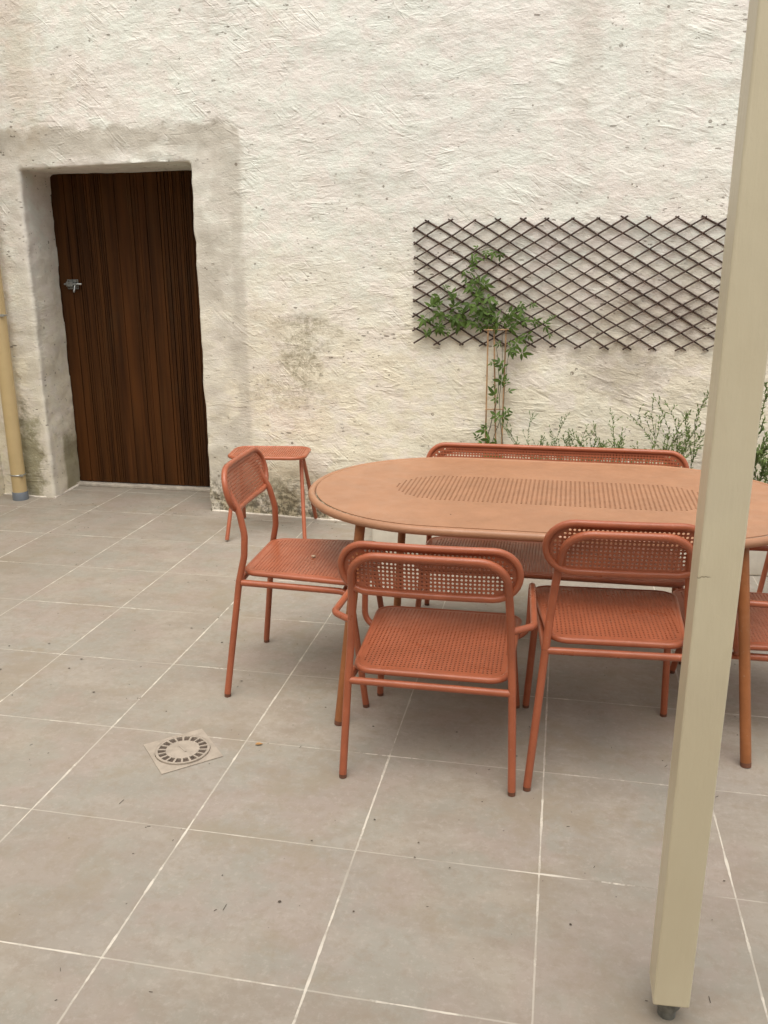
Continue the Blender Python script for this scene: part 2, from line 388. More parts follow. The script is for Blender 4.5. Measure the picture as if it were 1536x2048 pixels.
def floor_material():
    s = NT('stone_look_tiles')
    P = s.coord(); UVs = s.coord('UV')
    wob = s.noise(s.mapping(P), 7, 3, col=True)
    va = s.n.new('ShaderNodeVectorMath'); va.operation = 'MULTIPLY_ADD'
    s.l.new(wob, va.inputs[0]); va.inputs[1].default_value = (0.006, 0.006, 0); s.l.new(UVs, va.inputs[2])
    U, V, _ = s.sep(va.outputs[0])
    U = s.math('SUBTRACT', U, 0.003); V = s.math('SUBTRACT', V, 0.003)
    def dist(c):
        f = s.math('FRACT', s.math('ADD', c, 0.5)); return s.math('ABSOLUTE', s.math('SUBTRACT', f, 0.5))
    dU, dV = dist(U), dist(V)
    wv = s.ss(s.noise(P, 9, 3), 0.35, 0.65, 0.0028, 0.0085)
    wv2 = s.ss(s.noise(s.mapping(P, loc=(7, 3, 0)), 9, 3), 0.35, 0.65, 0.0024, 0.0080)
    lU = s.math('LESS_THAN', dU, wv); lV = s.math('LESS_THAN', dV, wv2)
    joint = s.math('MAXIMUM', s.math('LESS_THAN', dU, 0.0045), s.math('LESS_THAN', dV, 0.0045))
    vis = s.ss(s.noise(s.mapping(P, sc=(1.5, .8, 1)), 3.0, 6, .8), 0.46, 0.55)
    visV = s.ss(s.noise(s.mapping(P, loc=(3, 9, 0)), 2.6, 6, .75), 0.50, 0.57)
    white = s.math('MAXIMUM', s.math('MULTIPLY', lU, s.math('MAXIMUM', vis, 0.16)), s.math('MULTIPLY', lV, visV))
    # tile tone
    fl = s.n.new('ShaderNodeVectorMath'); fl.operation = 'FLOOR'; s.l.new(UVs, fl.inputs[0])
    wn_ = s.n.new('ShaderNodeTexWhiteNoise'); wn_.noise_dimensions = '2D'; s.l.new(fl.outputs[0], wn_.inputs['Vector'])
    tv = wn_.outputs['Value']
    offv = s.n.new('ShaderNodeVectorMath'); offv.operation = 'MULTIPLY_ADD'
    s.l.new(wn_.outputs['Color'], offv.inputs[0]); offv.inputs[1].default_value = (9, 9, 9); s.l.new(P, offv.inputs[2])
    Q = offv.outputs[0]
    c = s.mix(s.ss(s.noise(s.mapping(Q, sc=(1, 1.8, 1)), 2.6, 6, .68), 0.38, 0.62), (0.262, 0.220, 0.176), (0.322, 0.278, 0.226))
    c = s.mix(s.math('MULTIPLY', s.ss(s.noise(P, 1.1, 4, .6), 0.42, 0.62), 0.6), c, (0.286, 0.258, 0.230))
    c = s.mix(s.math('MULTIPLY', s.ss(s.noise(s.mapping(Q, loc=(4, 2, 0), sc=(1, 2, 1)), 6, 7, .75), 0.44, 0.66), 0.55), c, (0.355, 0.315, 0.270))
    c = s.mix(s.math('MULTIPLY', s.ss(s.noise(s.mapping(P, loc=(6, 1, 0)), 4.5, 4, .6), 0.46, 0.58), 0.5), c, (0.268, 0.258, 0.218))
    c = s.mix(s.math('MULTIPLY', s.ss(s.noise(s.mapping(P, loc=(2, 8, 0)), 3.2, 4, .6), 0.50, 0.62), 0.5), c, (0.315, 0.250, 0.215))
    c = s.mix(s.math('MULTIPLY', s.ss(s.noise(Q, 48, 5, .8), 0.50, 0.68), 0.36), c, (0.42, 0.375, 0.325))
    c = s.mix(s.math('MULTIPLY', s.ss(s.noise(s.mapping(Q, loc=(1, 5, 0)), 26, 6, .8), 0.48, 0.64), 0.50), c, (0.25, 0.20, 0.155))
    c = s.mix(s.math('MULTIPLY', s.ss(s.noise(s.mapping(P, loc=(11, 5, 0)), 2.3, 7, .78), 0.50, 0.64), 0.55), c, (0.255, 0.205, 0.145))
    c = s.mix(s.math('MULTIPLY', tv, 0.26), c, (0.24, 0.205, 0.17))
    # dust haze on recess floor / edges
    c = s.mix(s.math('MULTIPLY', joint, 0.5), c, (0.50, 0.45, 0.38))
    dark = mul(s, joint, s.ss(s.noise(s.mapping(P, loc=(0, 13, 0)), 1.6, 3, .6), 0.55, 0.66), 0.55)
    c = s.mix(dark, c, (0.16, 0.13, 0.10))
    c = s.mix(s.math('MULTIPLY', white, s.ss(s.noise(P, 13, 3), .35, .6, .45, .95)), c, (0.62, 0.565, 0.485))
    # specks of dirt
    pd = s.vor(P, 14, 'F1'); sp = mul(s, s.math('LESS_THAN', pd, s.ss(s.noise(P, 23, 2), 0.4, 0.8, 0.0, 0.085)), s.ss(s.noise(P, 2.3, 2), 0.40, 0.50), 0.8)
    c = s.mix(sp, c, (0.08, 0.06, 0.045))
    h = s.math('ADD', s.math('MULTIPLY', s.noise(P, 45, 5, .6), 0.35), s.math('MULTIPLY', s.noise(P, 6, 3), 0.5))
    h = s.math('SUBTRACT', h, s.math('MULTIPLY', joint, 0.5)); h = s.math('ADD', h, s.math('MULTIPLY', white, 0.6))
    b = s.bump(h, 0.0025, 0.6)
    return s.out(c, s.ss(s.noise(P, 3, 4), 0.3, 0.7, 0.50, 0.68), b, spec=0.35)

def paint(name, col, rough=0.45, var=0.10, bump=0.0006):
    s = NT(name); P = s.coord()
    n = s.ss(s.noise(P, 7, 5, .65), 0.35, 0.7)
    dk = tuple(x * (1 - var * 1.6) for x in col); lt = tuple(min(1, x * (1 + var) + 0.01 * var) for x in col)
    c = s.mix(n, dk, lt)
    c = s.mix(s.math('MULTIPLY', s.ss(s.noise(P, 90, 3, .7), 0.62, 0.75), 0.18), c, (0.55, 0.45, 0.36))
    c = s.mix(s.math('MULTIPLY', s.ss(s.noise(s.mapping(P, loc=(3, 1, 8)), 16, 6, .75), 0.54, 0.72), 0.16), c, tuple(min(1, x * 1.3 + .06) for x in col))
    c = s.mix(s.math('MULTIPLY', s.ss(s.noise(s.mapping(P, loc=(7, 7, 2)), 34, 5, .8), 0.62, 0.70), 0.30), c, tuple(x * .55 for x in col))
    b = s.bump(s.noise(P, 260, 2), bump, 0.35)
    return s.out(c, s.ss(s.noise(P, 12, 4), 0.3, 0.7, rough - 0.06, rough + 0.1), b, spec=0.4)

def wood_door_material():
    s = NT('dark_stained_door_wood'); P = s.coord()
    g = s.mapping(P, sc=(26, 5, 0.9))
    n = s.noise(g, 1.0, 6, .65, 0.3)
    n2 = s.noise(s.mapping(P, sc=(7, 1, 0.5), loc=(3, 1, 2)), 1.0, 3)
    c = s.mix(s.ss(n, 0.3, 0.7), (0.030, 0.0105, 0.0030), (0.070, 0.0260, 0.0065))
    c = s.mix(s.math('MULTIPLY', s.ss(n2, 0.45, 0.65), 0.7), c, (0.095, 0.033, 0.008))
    n3 = s.noise(s.mapping(P, sc=(55, 5, 0.35), loc=(9, 1, 2)), 1.0, 3)
    c = s.mix(s.math('MULTIPLY', s.ss(n3, 0.66, 0.72), 0.7), c, (0.17, 0.08, 0.026))
    c = s.mix(s.math('MULTIPLY', s.ss(s.noise(s.mapping(P, sc=(1, 1, 0.6)), 3.0, 5, .7), 0.5, 0.75), 0.35), c, (0.055, 0.034, 0.016))
    b = s.bump(n, 0.002, 0.5)
    return s.out(c, 0.70, b, spec=0.12)

def simple(name, col, rough=0.5, metal=0.0, nsc=20, var=0.15, bump=0.0, spec=0.5):
    s = NT(name); P = s.coord()
    n = s.noise(P, nsc, 4, .6)
    c = s.mix(s.ss(n, 0.3, 0.7), tuple(x * (1 - var) for x in col), tuple(min(1, x * (1 + var)) for x in col))
    b = s.bump(n, bump, 0.6) if bump else None
    return s.out(c, rough, b, metal, spec)

def leaf_material(name, a, b_):
    s = NT(name)
    oi = s.n.new('ShaderNodeNewGeometry').outputs['Random Per Island']
    P = s.coord()
    c = s.mix(oi, a, b_)
    c = s.mix(s.math('MULTIPLY', s.noise(P, 30, 3), 0.3), c, tuple(x * 1.6 for x in b_))
    s.out(c, 0.6, spec=0.25)
    s.b.inputs['Transmission Weight'].default_value = 0.0
    tr = s.n.new('ShaderNodeBsdfTranslucent'); s.put(tr.inputs[0], c)
    mx = s.n.new('ShaderNodeMixShader'); mx.inputs[0].default_value = 0.25
    s.l.new(s.b.outputs[0], mx.inputs[1]); s.l.new(tr.outputs[0], mx.inputs[2])
    s.l.new(mx.outputs[0], s.n['Material Output'].inputs[0])
    return s.m

M_wall = wall_material()
M_floor = floor_material()
M_chair = paint('terracotta_powder_coat', (0.350, 0.100, 0.047), 0.33, 0.07)
M_table = paint('burnt_orange_powder_coat', (0.355, 0.176, 0.096), 0.40, 0.05)
M_tableleg = paint('ochre_powder_coat', (0.300, 0.108, 0.036), 0.46)
M_door = wood_door_material()
M_zinc = simple('galvanised_metal', (0.42, 0.43, 0.42), 0.38, 0.85, 60, 0.2)
M_zinc2 = simple('dull_zinc', (0.22, 0.225, 0.21), 0.5, 0.6, 50, 0.25)
M_pipe = simple('sand_pvc', (0.52, 0.39, 0.20), 0.38, 0, 5, 0.06)
M_collar = simple('grey_pvc', (0.13, 0.145, 0.165), 0.5, 0, 9, 0.1)
M_rubber = simple('foot_cap', (0.14, 0.055, 0.03), 0.6)
M_soil = simple('potting_soil', (0.045, 0.032, 0.022), 0.95, 0, 30, 0.5, 0.03)
M_planter = simple('cream_planter_render', (0.60, 0.555, 0.47), 0.85, 0, 12, 0.07, 0.004, 0.2)
M_willow = simple('brown_willow', (0.055, 0.028, 0.018), 0.7, 0, 25, 0.35, 0.002)
M_cane = simple('bamboo_cane', (0.40, 0.24, 0.12), 0.55, 0, 14, 0.3)
M_stem = simple('woody_stem', (0.075, 0.060, 0.030), 0.7, 0, 20, 0.3)
M_gstem = simple('green_stem', (0.10, 0.12, 0.055), 0.6, 0, 20, 0.3)
M_leaf = leaf_material('climber_leaf', (0.036, 0.066, 0.012), (0.100, 0.160, 0.032))
M_leaf2 = leaf_material('shrub_leaf', (0.075, 0.105, 0.040), (0.150, 0.200, 0.080))
M_leaf3 = leaf_material('dark_shrub_leaf', (0.050, 0.080, 0.020), (0.150, 0.205, 0.060))
M_petal = simple('white_petal', (0.80, 0.78, 0.72), 0.5)
M_yolk = simple('flower_eye', (0.55, 0.36, 0.04), 0.6)
M_drain = simple('drain_resin', (0.345, 0.29, 0.235), 0.6, 0, 25, 0.12, 0.001)
M_drainh = simple('drain_sump', (0.085, 0.06, 0.045), 0.9)
M_litter = simple('dry_litter', (0.075, 0.055, 0.040), 0.9, 0, 20, 0.5)
M_dryleaf = simple('dry_leaf', (0.42, 0.22, 0.075), 0.7, 0, 40, 0.3)
M_paleleaf = simple('pale_husk', (0.50, 0.36, 0.25), 0.7, 0, 40, 0.3)
M_mortar = simple('pale_mortar', (0.66, 0.60, 0.52), 0.9, 0, 30, 0.15, 0.004, 0.2)
M_thresh = simple('cement_threshold', (0.40, 0.355, 0.30), 0.9, 0, 18, 0.2, 0.004, 0.2)
M_facade = simple('opposite_render', (0.55, 0.50, 0.42), 0.9, 0, 3, 0.08, 0.004, 0.2)
M_shade = simple('shade_board_wood', (0.30, 0.25, 0.18), 0.8, 0, 8, 0.15)

def post_material():
    s = NT('cream_gloss_paint_on_wood'); P = s.coord()
    c = s.mix(s.ss(s.noise(s.mapping(P, sc=(1, 1, .4)), 5, 4), 0.35, 0.65), (0.60, 0.525, 0.37), (0.64, 0.57, 0.41))
    c = s.mix(s.math('MULTIPLY', s.ss(s.noise(P, 3, 3), 0.5, 0.65), .4), c, (0.57, 0.50, 0.365))
    v = s.vor(s.mapping(P, sc=(1, 1, .7)), 14, 'F1')
    sp = s.math('LESS_THAN', v, s.ss(s.noise(P, 17, 2), .5, .8, 0.0, 0.05))
    c = s.mix(s.math('MULTIPLY', sp, .7), c, (0.20, 0.15, 0.09))
    X, Y, Z = s.sep(P)
    nz = s.math('MULTIPLY', s.math('SUBTRACT', s.noise(s.mapping(P, sc=(1, 1, .1)), 26, 3), .5), .035)
    cr = mul(s, s.math('LESS_THAN', s.math('ABSOLUTE', s.math('SUBTRACT', s.math('ADD', Z, nz), 1.012)), 0.0012), s.ss(X, -0.004, -0.012), s.math('LESS_THAN', Y, -0.040), .6)
    c = s.mix(cr, c, (0.16, 0.11, 0.06))
    h = s.math('ADD', s.noise(s.mapping(P, sc=(3, 3, .5)), 22, 4), s.math('MULTIPLY', s.noise(P, 180, 3), 0.15))
    h = s.math('SUBTRACT', h, s.math('MULTIPLY', cr, 1.0))
    return s.out(c, 0.38, s.bump(h, 0.003, 0.5), spec=0.5)
M_post = post_material()

# ------------------------------------------------------------------ ground
def make_ground():
    dx = dict(zip(range(-6, 2), [0.0065, 0.0128, 0.0169, 0.0112, -0.0008, -0.011, -0.0127, -0.0228]))
    dy = dict(zip(range(0, 8), [0.0064, -0.0107, -0.0315, -0.0231, 0.017, -0.0029, 0.0152, 0.0296]))
    I = [-60] + list(range(-18, 19)) + [60]; J = [-60] + list(range(-14, 19)) + [60]
    bm = bmesh.new(); uvl = bm.loops.layers.uv.new('tiles'); g = {}
    for i in I:
        for j in J:
            g[i, j] = bm.verts.new(((i + dx.get(i, 0)) * T, (j + dy.get(j, 0)) * T, 0))
    for a in range(len(I) - 1):
        for b in range(len(J) - 1):
            k = [(I[a], J[b]), (I[a + 1], J[b]), (I[a + 1], J[b + 1]), (I[a], J[b + 1])]
            f = bm.faces.new([g[q] for q in k])
            for lp, q in zip(f.loops, k): lp[uvl].uv = q
    return tag(mesh_obj('ground', bm, M_floor, smooth=False), kind='structure')
make_ground()

# ------------------------------------------------------------------ rendered stone wall with the doorway
def wy(x):            # front face of the wall, tiles
    return 7.324 - 0.0855 * (x + 4.43)

def make_wall():
    bm = bmesh.new()
    th = 1.10
    xl, xr, zt = -8.4, 6.5, 8.6
    oL, oR, iL, iR, dz = -6.80, -4.42, -6.86, -4.50, 4.25
    def prism(pts, z0, z1):
        lo = [bm.verts.new((x * T, y * T, z0 * T)) for x, y in pts]; hi = [bm.verts.new((x * T, y * T, z1 * T)) for x, y in pts]
        n = len(pts)
        bm.faces.new(lo[::-1]); bm.faces.new(hi)
        for i in range(n): bm.faces.new((lo[i], lo[(i + 1) % n], hi[(i + 1) % n], hi[i]))
    # whole outline extruded in y at once: make the frame from three overlapping solids, fused by the voxel remesh
    prism([(xl, wy(xl)), (oL, wy(oL)), (iL, 8.40), (iL, 8.6), (xl, 8.6)], -0.3, zt)
    prism([(oR, wy(oR)), (xr, wy(xr)), (xr, 8.6), (iR, 8.6), (iR, 8.40)], -0.3, zt)
    prism([(oL - .3, wy(oL - .3)), (oR + .3, wy(oR + .3)), (oR + .3, 8.6), (oL - .3, 8.6)], dz, zt)
    me = bpy.data.meshes.new('tmp'); bm.to_mesh(me); bm.free()
    o = bpy.data.objects.new('tmp', me); COL.objects.link(o)
    m = o.modifiers.new('r', 'REMESH'); m.mode = 'VOXEL'; m.voxel_size = 0.016; m.use_smooth_shade = True
    dg = bpy.context.evaluated_depsgraph_get(); ev = o.evaluated_get(dg)
    me2 = bpy.data.meshes.new_from_object(ev)
    bpy.data.objects.remove(o); bpy.data.meshes.remove(me)
    n = len(me2.vertices); co = np.empty(n * 3, np.float32); me2.vertices.foreach_get('co', co); co = co.reshape(-1, 3)
    me2.update(); nr = np.empty(n * 3, np.float32); me2.vertices.foreach_get('normal', nr); nr = nr.reshape(-1, 3)
    d = np.zeros(n)
    vis = (co[:, 1] < 4.2) & (co[:, 0] < 1.6) & (co[:, 2] < 3.4)
    for i in np.nonzero(vis)[0]:
        x, y, z = map(float, co[i])
        a = noise.noise(Vector((x * 1.3, y * 1.3, z * 1.3))) * 0.010
        b = noise.noise(Vector((x * 4.2 + 3, y * 4.2, z * 6.0))) * 0.0055
        c = noise.noise(Vector((x * 11 + 7, y * 11, z * 17))) * 0.0030
        e = 0.0
        # ragged arrises of the doorway
        if -3.6 < x < -2.05 and z < 2.3:
            e = noise.noise(Vector((x * 3, y * 3, z * 5.5 + 20))) * 0.006 + noise.noise(Vector((x * 9, y * 9, z * 14))) * 0.004
        if z < 0.25 and x > -2.25:
            e += noise.noise(Vector((x * 22, y * 22, z * 26))) * 0.010 * (1 - z / 0.25)
        d[i] = a + b + c + e
    co += nr * d[:, None]
    me2.vertices.foreach_set('co', co.ravel()); me2.update()
    me2.name = 'rendered_wall'
    return link('rendered_wall', me2, M_wall)
wall = make_wall()
tag(wall, 'tall cream roughly trowelled plaster wall with a deep doorway', 'wall')
# pale mortar bead where paving meets wall
bm = bmesh.new()
pts = []
x = -8.0
while x < 2.5:
    if not (-6.85 < x < -4.42):
        pts.append((x, wy(x)))
    elif not pts or pts[-1] is not None:
        pts.append(None)
    x += 0.12
seg = []
def bead(seg):
    if len(seg) > 1: tube(bm, [((a + 0) * T, b * T - 0.004 + noise.noise(Vector((a * 5, b, 0))) * 0.008, 0.001) for a, b in seg], [0.009 + 0.004 * noise.noise(Vector((a * 4, 3, 0))) for a, b in seg], 6)
for p_ in pts + [None]:
    if p_ is None: bead(seg); seg = []
    else: seg.append(p_)
bead([(-6.80 - .06 * k / 8, 7.53 + .84 * k / 8) for k in range(9)])
mo = mesh_obj('mortar_bead', bm, M_mortar, wall)

# side wall at the left and the buildings around the courtyard (out of view; they shade the yard)
bm = bmesh.new(); box(bm, (-4.35, -6.0, 0.0), (-3.80, 3.85, 4.3)); sw = mesh_obj('side_wall', bm, M_wall, smooth=False)
tag(sw, 'plastered side wall running back from the drainpipe corner', 'wall')
bm = bmesh.new(); box(bm, (-3.79, -3.4, 0.0), (5.5, -3.0, 3.6)); hw = mesh_obj('house_wall', bm, M_facade, smooth=False)
tag(hw, 'plain rendered house wall behind the porch, facing the courtyard', 'house wall')

# open pergola frame carried by the post
pr = empty('pergola', (0, 0.1, 2.45), 0, 'cream painted pergola frame resting on the square post, with unseen boards added at its rear for shade', 'pergola')
bm = bmesh.new(); box(bm, (-0.6, -.045, -0.05), (4.4, .045, 0.10)); mesh_obj('beam', bm, M_post, pr, False)
for k in range(5):
    bm = bmesh.new(); box(bm, (-.1 + k * .95, -3.05, 0.101), (-.03 + k * .95, .10, 0.20)); mesh_obj('rafter', bm, M_post, pr, False)

bm = bmesh.new(); box(bm, (-.5, -3.0, 0.202), (4.4, -1.9, 0.225)); mesh_obj('shade_boards', bm, M_shade, pr, False)  # unseen boards, added and sized to shade the paving near the camera

# ------------------------------------------------------------------ cream post
def make_post():
    r = empty('porch_post', (0.545 * T, 0.20 * T, 0), 0, 'cream painted square timber post on a grey metal foot', 'post')
    ox, oy = 0.545 * T, 0.20 * T
    x0, x1, y0, y1 = 0.481 * T - ox, 0.629 * T - ox, 0.105 * T - oy, 0.285 * T - oy
    bm = bmesh.new(); box(bm, (x0, y0, 0.0550), (x1, y1, 2.395), 0.0045)
    lean = 0.008
    for v in bm.verts:
        v.co.x += lean * (v.co.z - 0.1) / 1.8
        v.co += Vector((noise.noise(Vector((v.co.z * 3, 1, 0))), noise.noise(Vector((v.co.z * 3, 5, 0))), 0)) * 0.0005
        if v.co.z < 0.2 and v.co.x > x1 - .012: v.co.z += 0.004
    me = bpy.data.meshes.new('timber'); bm.to_mesh(me); bm.free()
    for v in me.vertices: v.co.x += 0  # keep local
    o = link('timber', me, M_post, r)
    try:
        me.shade_auto_smooth = True
    except Exception: pass
    for p in me.polygons: p.use_smooth = False
    bm = bmesh.new()
    cx, cy = 0.004, -0.006
    def cyl(z0, z1, ra, rb, seg=20):
        tube(bm, [(cx, cy, z0), (cx, cy, z1)], [ra, rb], seg)
    cyl(0.022, 0.038, 0.0255, 0.0290, 6); cyl(0.0381, 0.0545, 0.0290, 0.0255, 6); cyl(0.0, 0.0215, 0.019, 0.019)
    mesh_obj('metal_foot', bm, M_zinc2, r)
make_post()

# ------------------------------------------------------------------ door
def make_door():
    y = 8.31 * T; xl, xr, zb, zt = -6.95 * T, -4.40 * T, 0.045 * T + .006, 4.36 * T
    r = empty('plank_door', ((xl + xr) / 2, y, 0), 0, 'dark brown ribbed plank door deep in the plastered doorway', 'door')
    ox = (xl + xr) / 2
    bm = bmesh.new()
    # profile with narrow strips and grooves of uneven widths
    rnd = random.Random(5); prof = []; x = xl
    while x < xr:
        w = rnd.choice((0.010, 0.012, 0.018, 0.022, 0.045, 0.09)); g = rnd.choice((0.002, 0.003, 0.0045))
        y0 = rnd.uniform(-0.002, 0.002)
        prof += [(x, y0), (min(x + w, xr), y0), (min(x + w + .001, xr), 0.012), (min(x + w + g, xr), 0.012)]
        x += w + g + .001
    lo = [bm.verts.new((a - ox, b, zb)) for a, b in prof]; hi = [bm.verts.new((a - ox, b, zt)) for a, b in prof]
    for i in range(len(prof) - 1): bm.faces.new((lo[i], lo[i + 1], hi[i + 1], hi[i]))
    box(bm, (xl - ox, 0.0125, zb), (xr - ox, 0.05, zt))
    mesh_obj('door_leaf', bm, M_door, r, False)
    # surface bolt
    bx, bz = -6.66 * T - ox, 2.83 * T
    lt = mesh_obj('bolt_plate', _bolt_plate(bx, bz), M_zinc2, r, False)
    bm = bmesh.new(); tube(bm, [(bx - .050, -.026, bz + .004), (bx + .075, -.026, bz + .004)], 0.0065, 10, round_end=.6)
    tube(bm, [(bx + .028, -.026, bz), (bx + .024, -.040, bz - .045)], [.005, .007], 8, round_end=1)
    b = mesh_obj('bolt_bar', bm, M_zinc, lt)
    bm = bmesh.new()
    for dx in (-.030, .034):
        for dz_ in (-.020, .024):
            tube(bm, [(bx + dx, -.006, bz + dz_), (bx + dx, -.010, bz + dz_)], .004, 8)
    mesh_obj('screw', bm, M_litter, lt)
def _bolt_plate(bx, bz):
    bm = bmesh.new()
    box(bm, (bx - .040, -.0065, bz - .030), (bx + .042, -.003, bz + .034), .001)
    box(bm, (bx - .036, -.034, bz - .012), (bx + .014, -.007, bz + .020), .003)
    box(bm, (bx + .028, -.034, bz - .010), (bx + .038, -.007, bz + .018), .003)
    return bm
make_door()
bm = bmesh.new(); box(bm, (-6.90 * T, 8.21 * T, 0.0005), (-4.44 * T, 8.50 * T, 0.021), 0.004)
for v in bm.verts: v.co.z += noise.noise(v.co * 9) * .003 if v.co.z > .01 else 0
tag(mesh_obj('door_threshold', bm, M_thresh, smooth=False), 'low grey cement threshold under the plank door', 'threshold')

# ------------------------------------------------------------------ drainpipe
def make_pipe():
    cx, cy, ra = -7.225 * T, 7.385 * T, 0.047
    r = empty('drainpipe', (cx, cy, 0), 0, 'sand coloured plastic drainpipe in the left corner of the wall', 'drainpipe')
    bm = bmesh.new(); tube(bm, [(0, 0, 0.05), (0, 0, 4.1)], ra, 28); mesh_obj('pipe', bm, M_pipe, r)
    bm = bmesh.new(); tube(bm, [(0, 0, -0.01), (0, 0, 0.052), (0, 0, .056)], [ra + .005, ra + .005, ra + .001], 28); mesh_obj('collar', bm, M_collar, r)
    for z in (0.35 * T, 2.47 * T):
        bm = bmesh.new()
        ring = [(math.cos(2 * math.pi * k / 32) * (ra + .002), math.sin(2 * math.pi * k / 32) * (ra + .002), z) for k in range(32)]
        tube(bm, ring, 0.0045, 8, closed=True)
        a = R(-35)
        ex, ey = math.cos(a) * (ra + .012), math.sin(a) * (ra + .012)
        box(bm, (ex - .012, ey - .004, z - .008), (ex + .012, ey + .004, z + .008), .001)
        tube(bm, [(ex + .004, ey - .010, z), (ex + .004, ey + .010, z)], .0045, 8)
        c = mesh_obj('pipe_clamp', bm, M_zinc, r)
make_pipe()

# ------------------------------------------------------------------ floor drain
def make_drain():
    r = empty('floor_drain', (-2.372 * T, 1.766 * T, 0), R(-48), 'round slotted beige floor drain in a square frame', 'drain')
    a = 0.205 * T; ra = 0.182 * T
    # square plate with round opening
    n = 48
    circ = [(ra * math.cos(2 * math.pi * k / n), ra * math.sin(2 * math.pi * k / n)) for k in range(n)]
    V = [Vector(p) for p in ((-a, -a), (a, -a), (a, a), (-a, a))] + [Vector(p) for p in circ]
    E = [(0, 1), (1, 2), (2, 3), (3, 0)] + [(4 + k, 4 + (k + 1) % n) for k in range(n)]
    vo, eo, fo, *_ = delaunay_2d_cdt(V, E, [], 0, 1e-6)
    F = [list(f) for f in fo if (sum((vo[i] for i in f), Vector((0, 0))) / len(f)).length > ra * 0.985]
    me = bpy.data.meshes.new('frame'); me.from_pydata([(v.x, v.y, 0.0030) for v in vo], [], F)
    bm = bmesh.new(); bm.from_mesh(me); bmesh.ops.recalc_face_normals(bm, faces=bm.faces)
    bmesh.ops.solidify(bm, geom=list(bm.faces), thickness=0.0022); bm.to_mesh(me); bm.free()
    link('frame', me, M_drain, r, False)
    # grate: outer ring, centre disc, ribs
    g = bmesh.new()
    def ringband(r0, r1, z0, z1, n=56):
        vs = [[g.verts.new((rr * math.cos(2 * math.pi * k / n), rr * math.sin(2 * math.pi * k / n), zz)) for k in range(n)] for rr, zz in ((r0, z0), (r0, z1), (r1, z1), (r1, z0))]
        for q in range(4):
            A, B = vs[q], vs[(q + 1) % 4]
            for k in range(n): g.faces.new((A[k], A[(k + 1) % n], B[(k + 1) % n], B[k]))
    R1 = ra - 0.0015
    ringband(R1 * .90, R1, 0.001, 0.0075); ringband(R1 * .985, R1 * 1.0, .0076, .0085)
    vs = [g.verts.new((R1 * .62 * math.cos(2 * math.pi * k / 40), R1 * .62 * math.sin(2 * math.pi * k / 40), .007)) for k in range(40)]
    ctr = g.verts.new((0, 0, .0085))
    lo = [g.verts.new((v.co.x, v.co.y, .002)) for v in vs]
    for k in range(40):
        g.faces.new((vs[k], vs[(k + 1) % 40], ctr)); g.faces.new((lo[k], lo[(k + 1) % 40], vs[(k + 1) % 40], vs[k]))
    for k in range(18):
        t = 2 * math.pi * k / 18; c, s_ = math.cos(t), math.sin(t); w = .0026
        a0, a1 = R1 * .615, R1 * .905
        q = [(a0, -w), (a1, -w * 1.4), (a1, w * 1.4), (a0, w)]
        tp = [g.verts.new((x * c - y * s_, x * s_ + y * c, .0068)) for x, y in q]; bt = [g.verts.new((x * c - y * s_, x * s_ + y * c, .002)) for x, y in q]
        g.faces.new(tp)
        for i in range(4): g.faces.new((bt[i], bt[(i + 1) % 4], tp[(i + 1) % 4], tp[i]))
    gr = mesh_obj('grate', g, M_drain, r, False)
    g = bmesh.new(); box(g, (-.022, -.0035, .0082), (.022, .0035, .0105), .001); h = mesh_obj('lift_bar', g, M_drain, gr); h.rotation_euler = (0, 0, R(10))
    g = bmesh.new()
    tube(g, [(0, 0, .0005), (0, 0, .0012)], ra * .99, 40); mesh_obj('sump', g, M_drainh, r, False)
make_drain()

# ------------------------------------------------------------------ perforated garden furniture
TR = 0.0122    # tube radius
PITCH, HOLE = 0.0128, 0.0040

def leg_profile(kind):
    if kind == 'tall':   # (forward, height) of the back legs, tiles
        return [(0, 0), (.109, .894), (.150, 1.08), (.155, 1.24), (.118, 1.40), (.030, 1.70)], .494, .418
    return [(0, 0), (.085, .639), (.115, .85), (.110, 1.02), (.080, 1.20), (.015, 1.52)], .527, .504

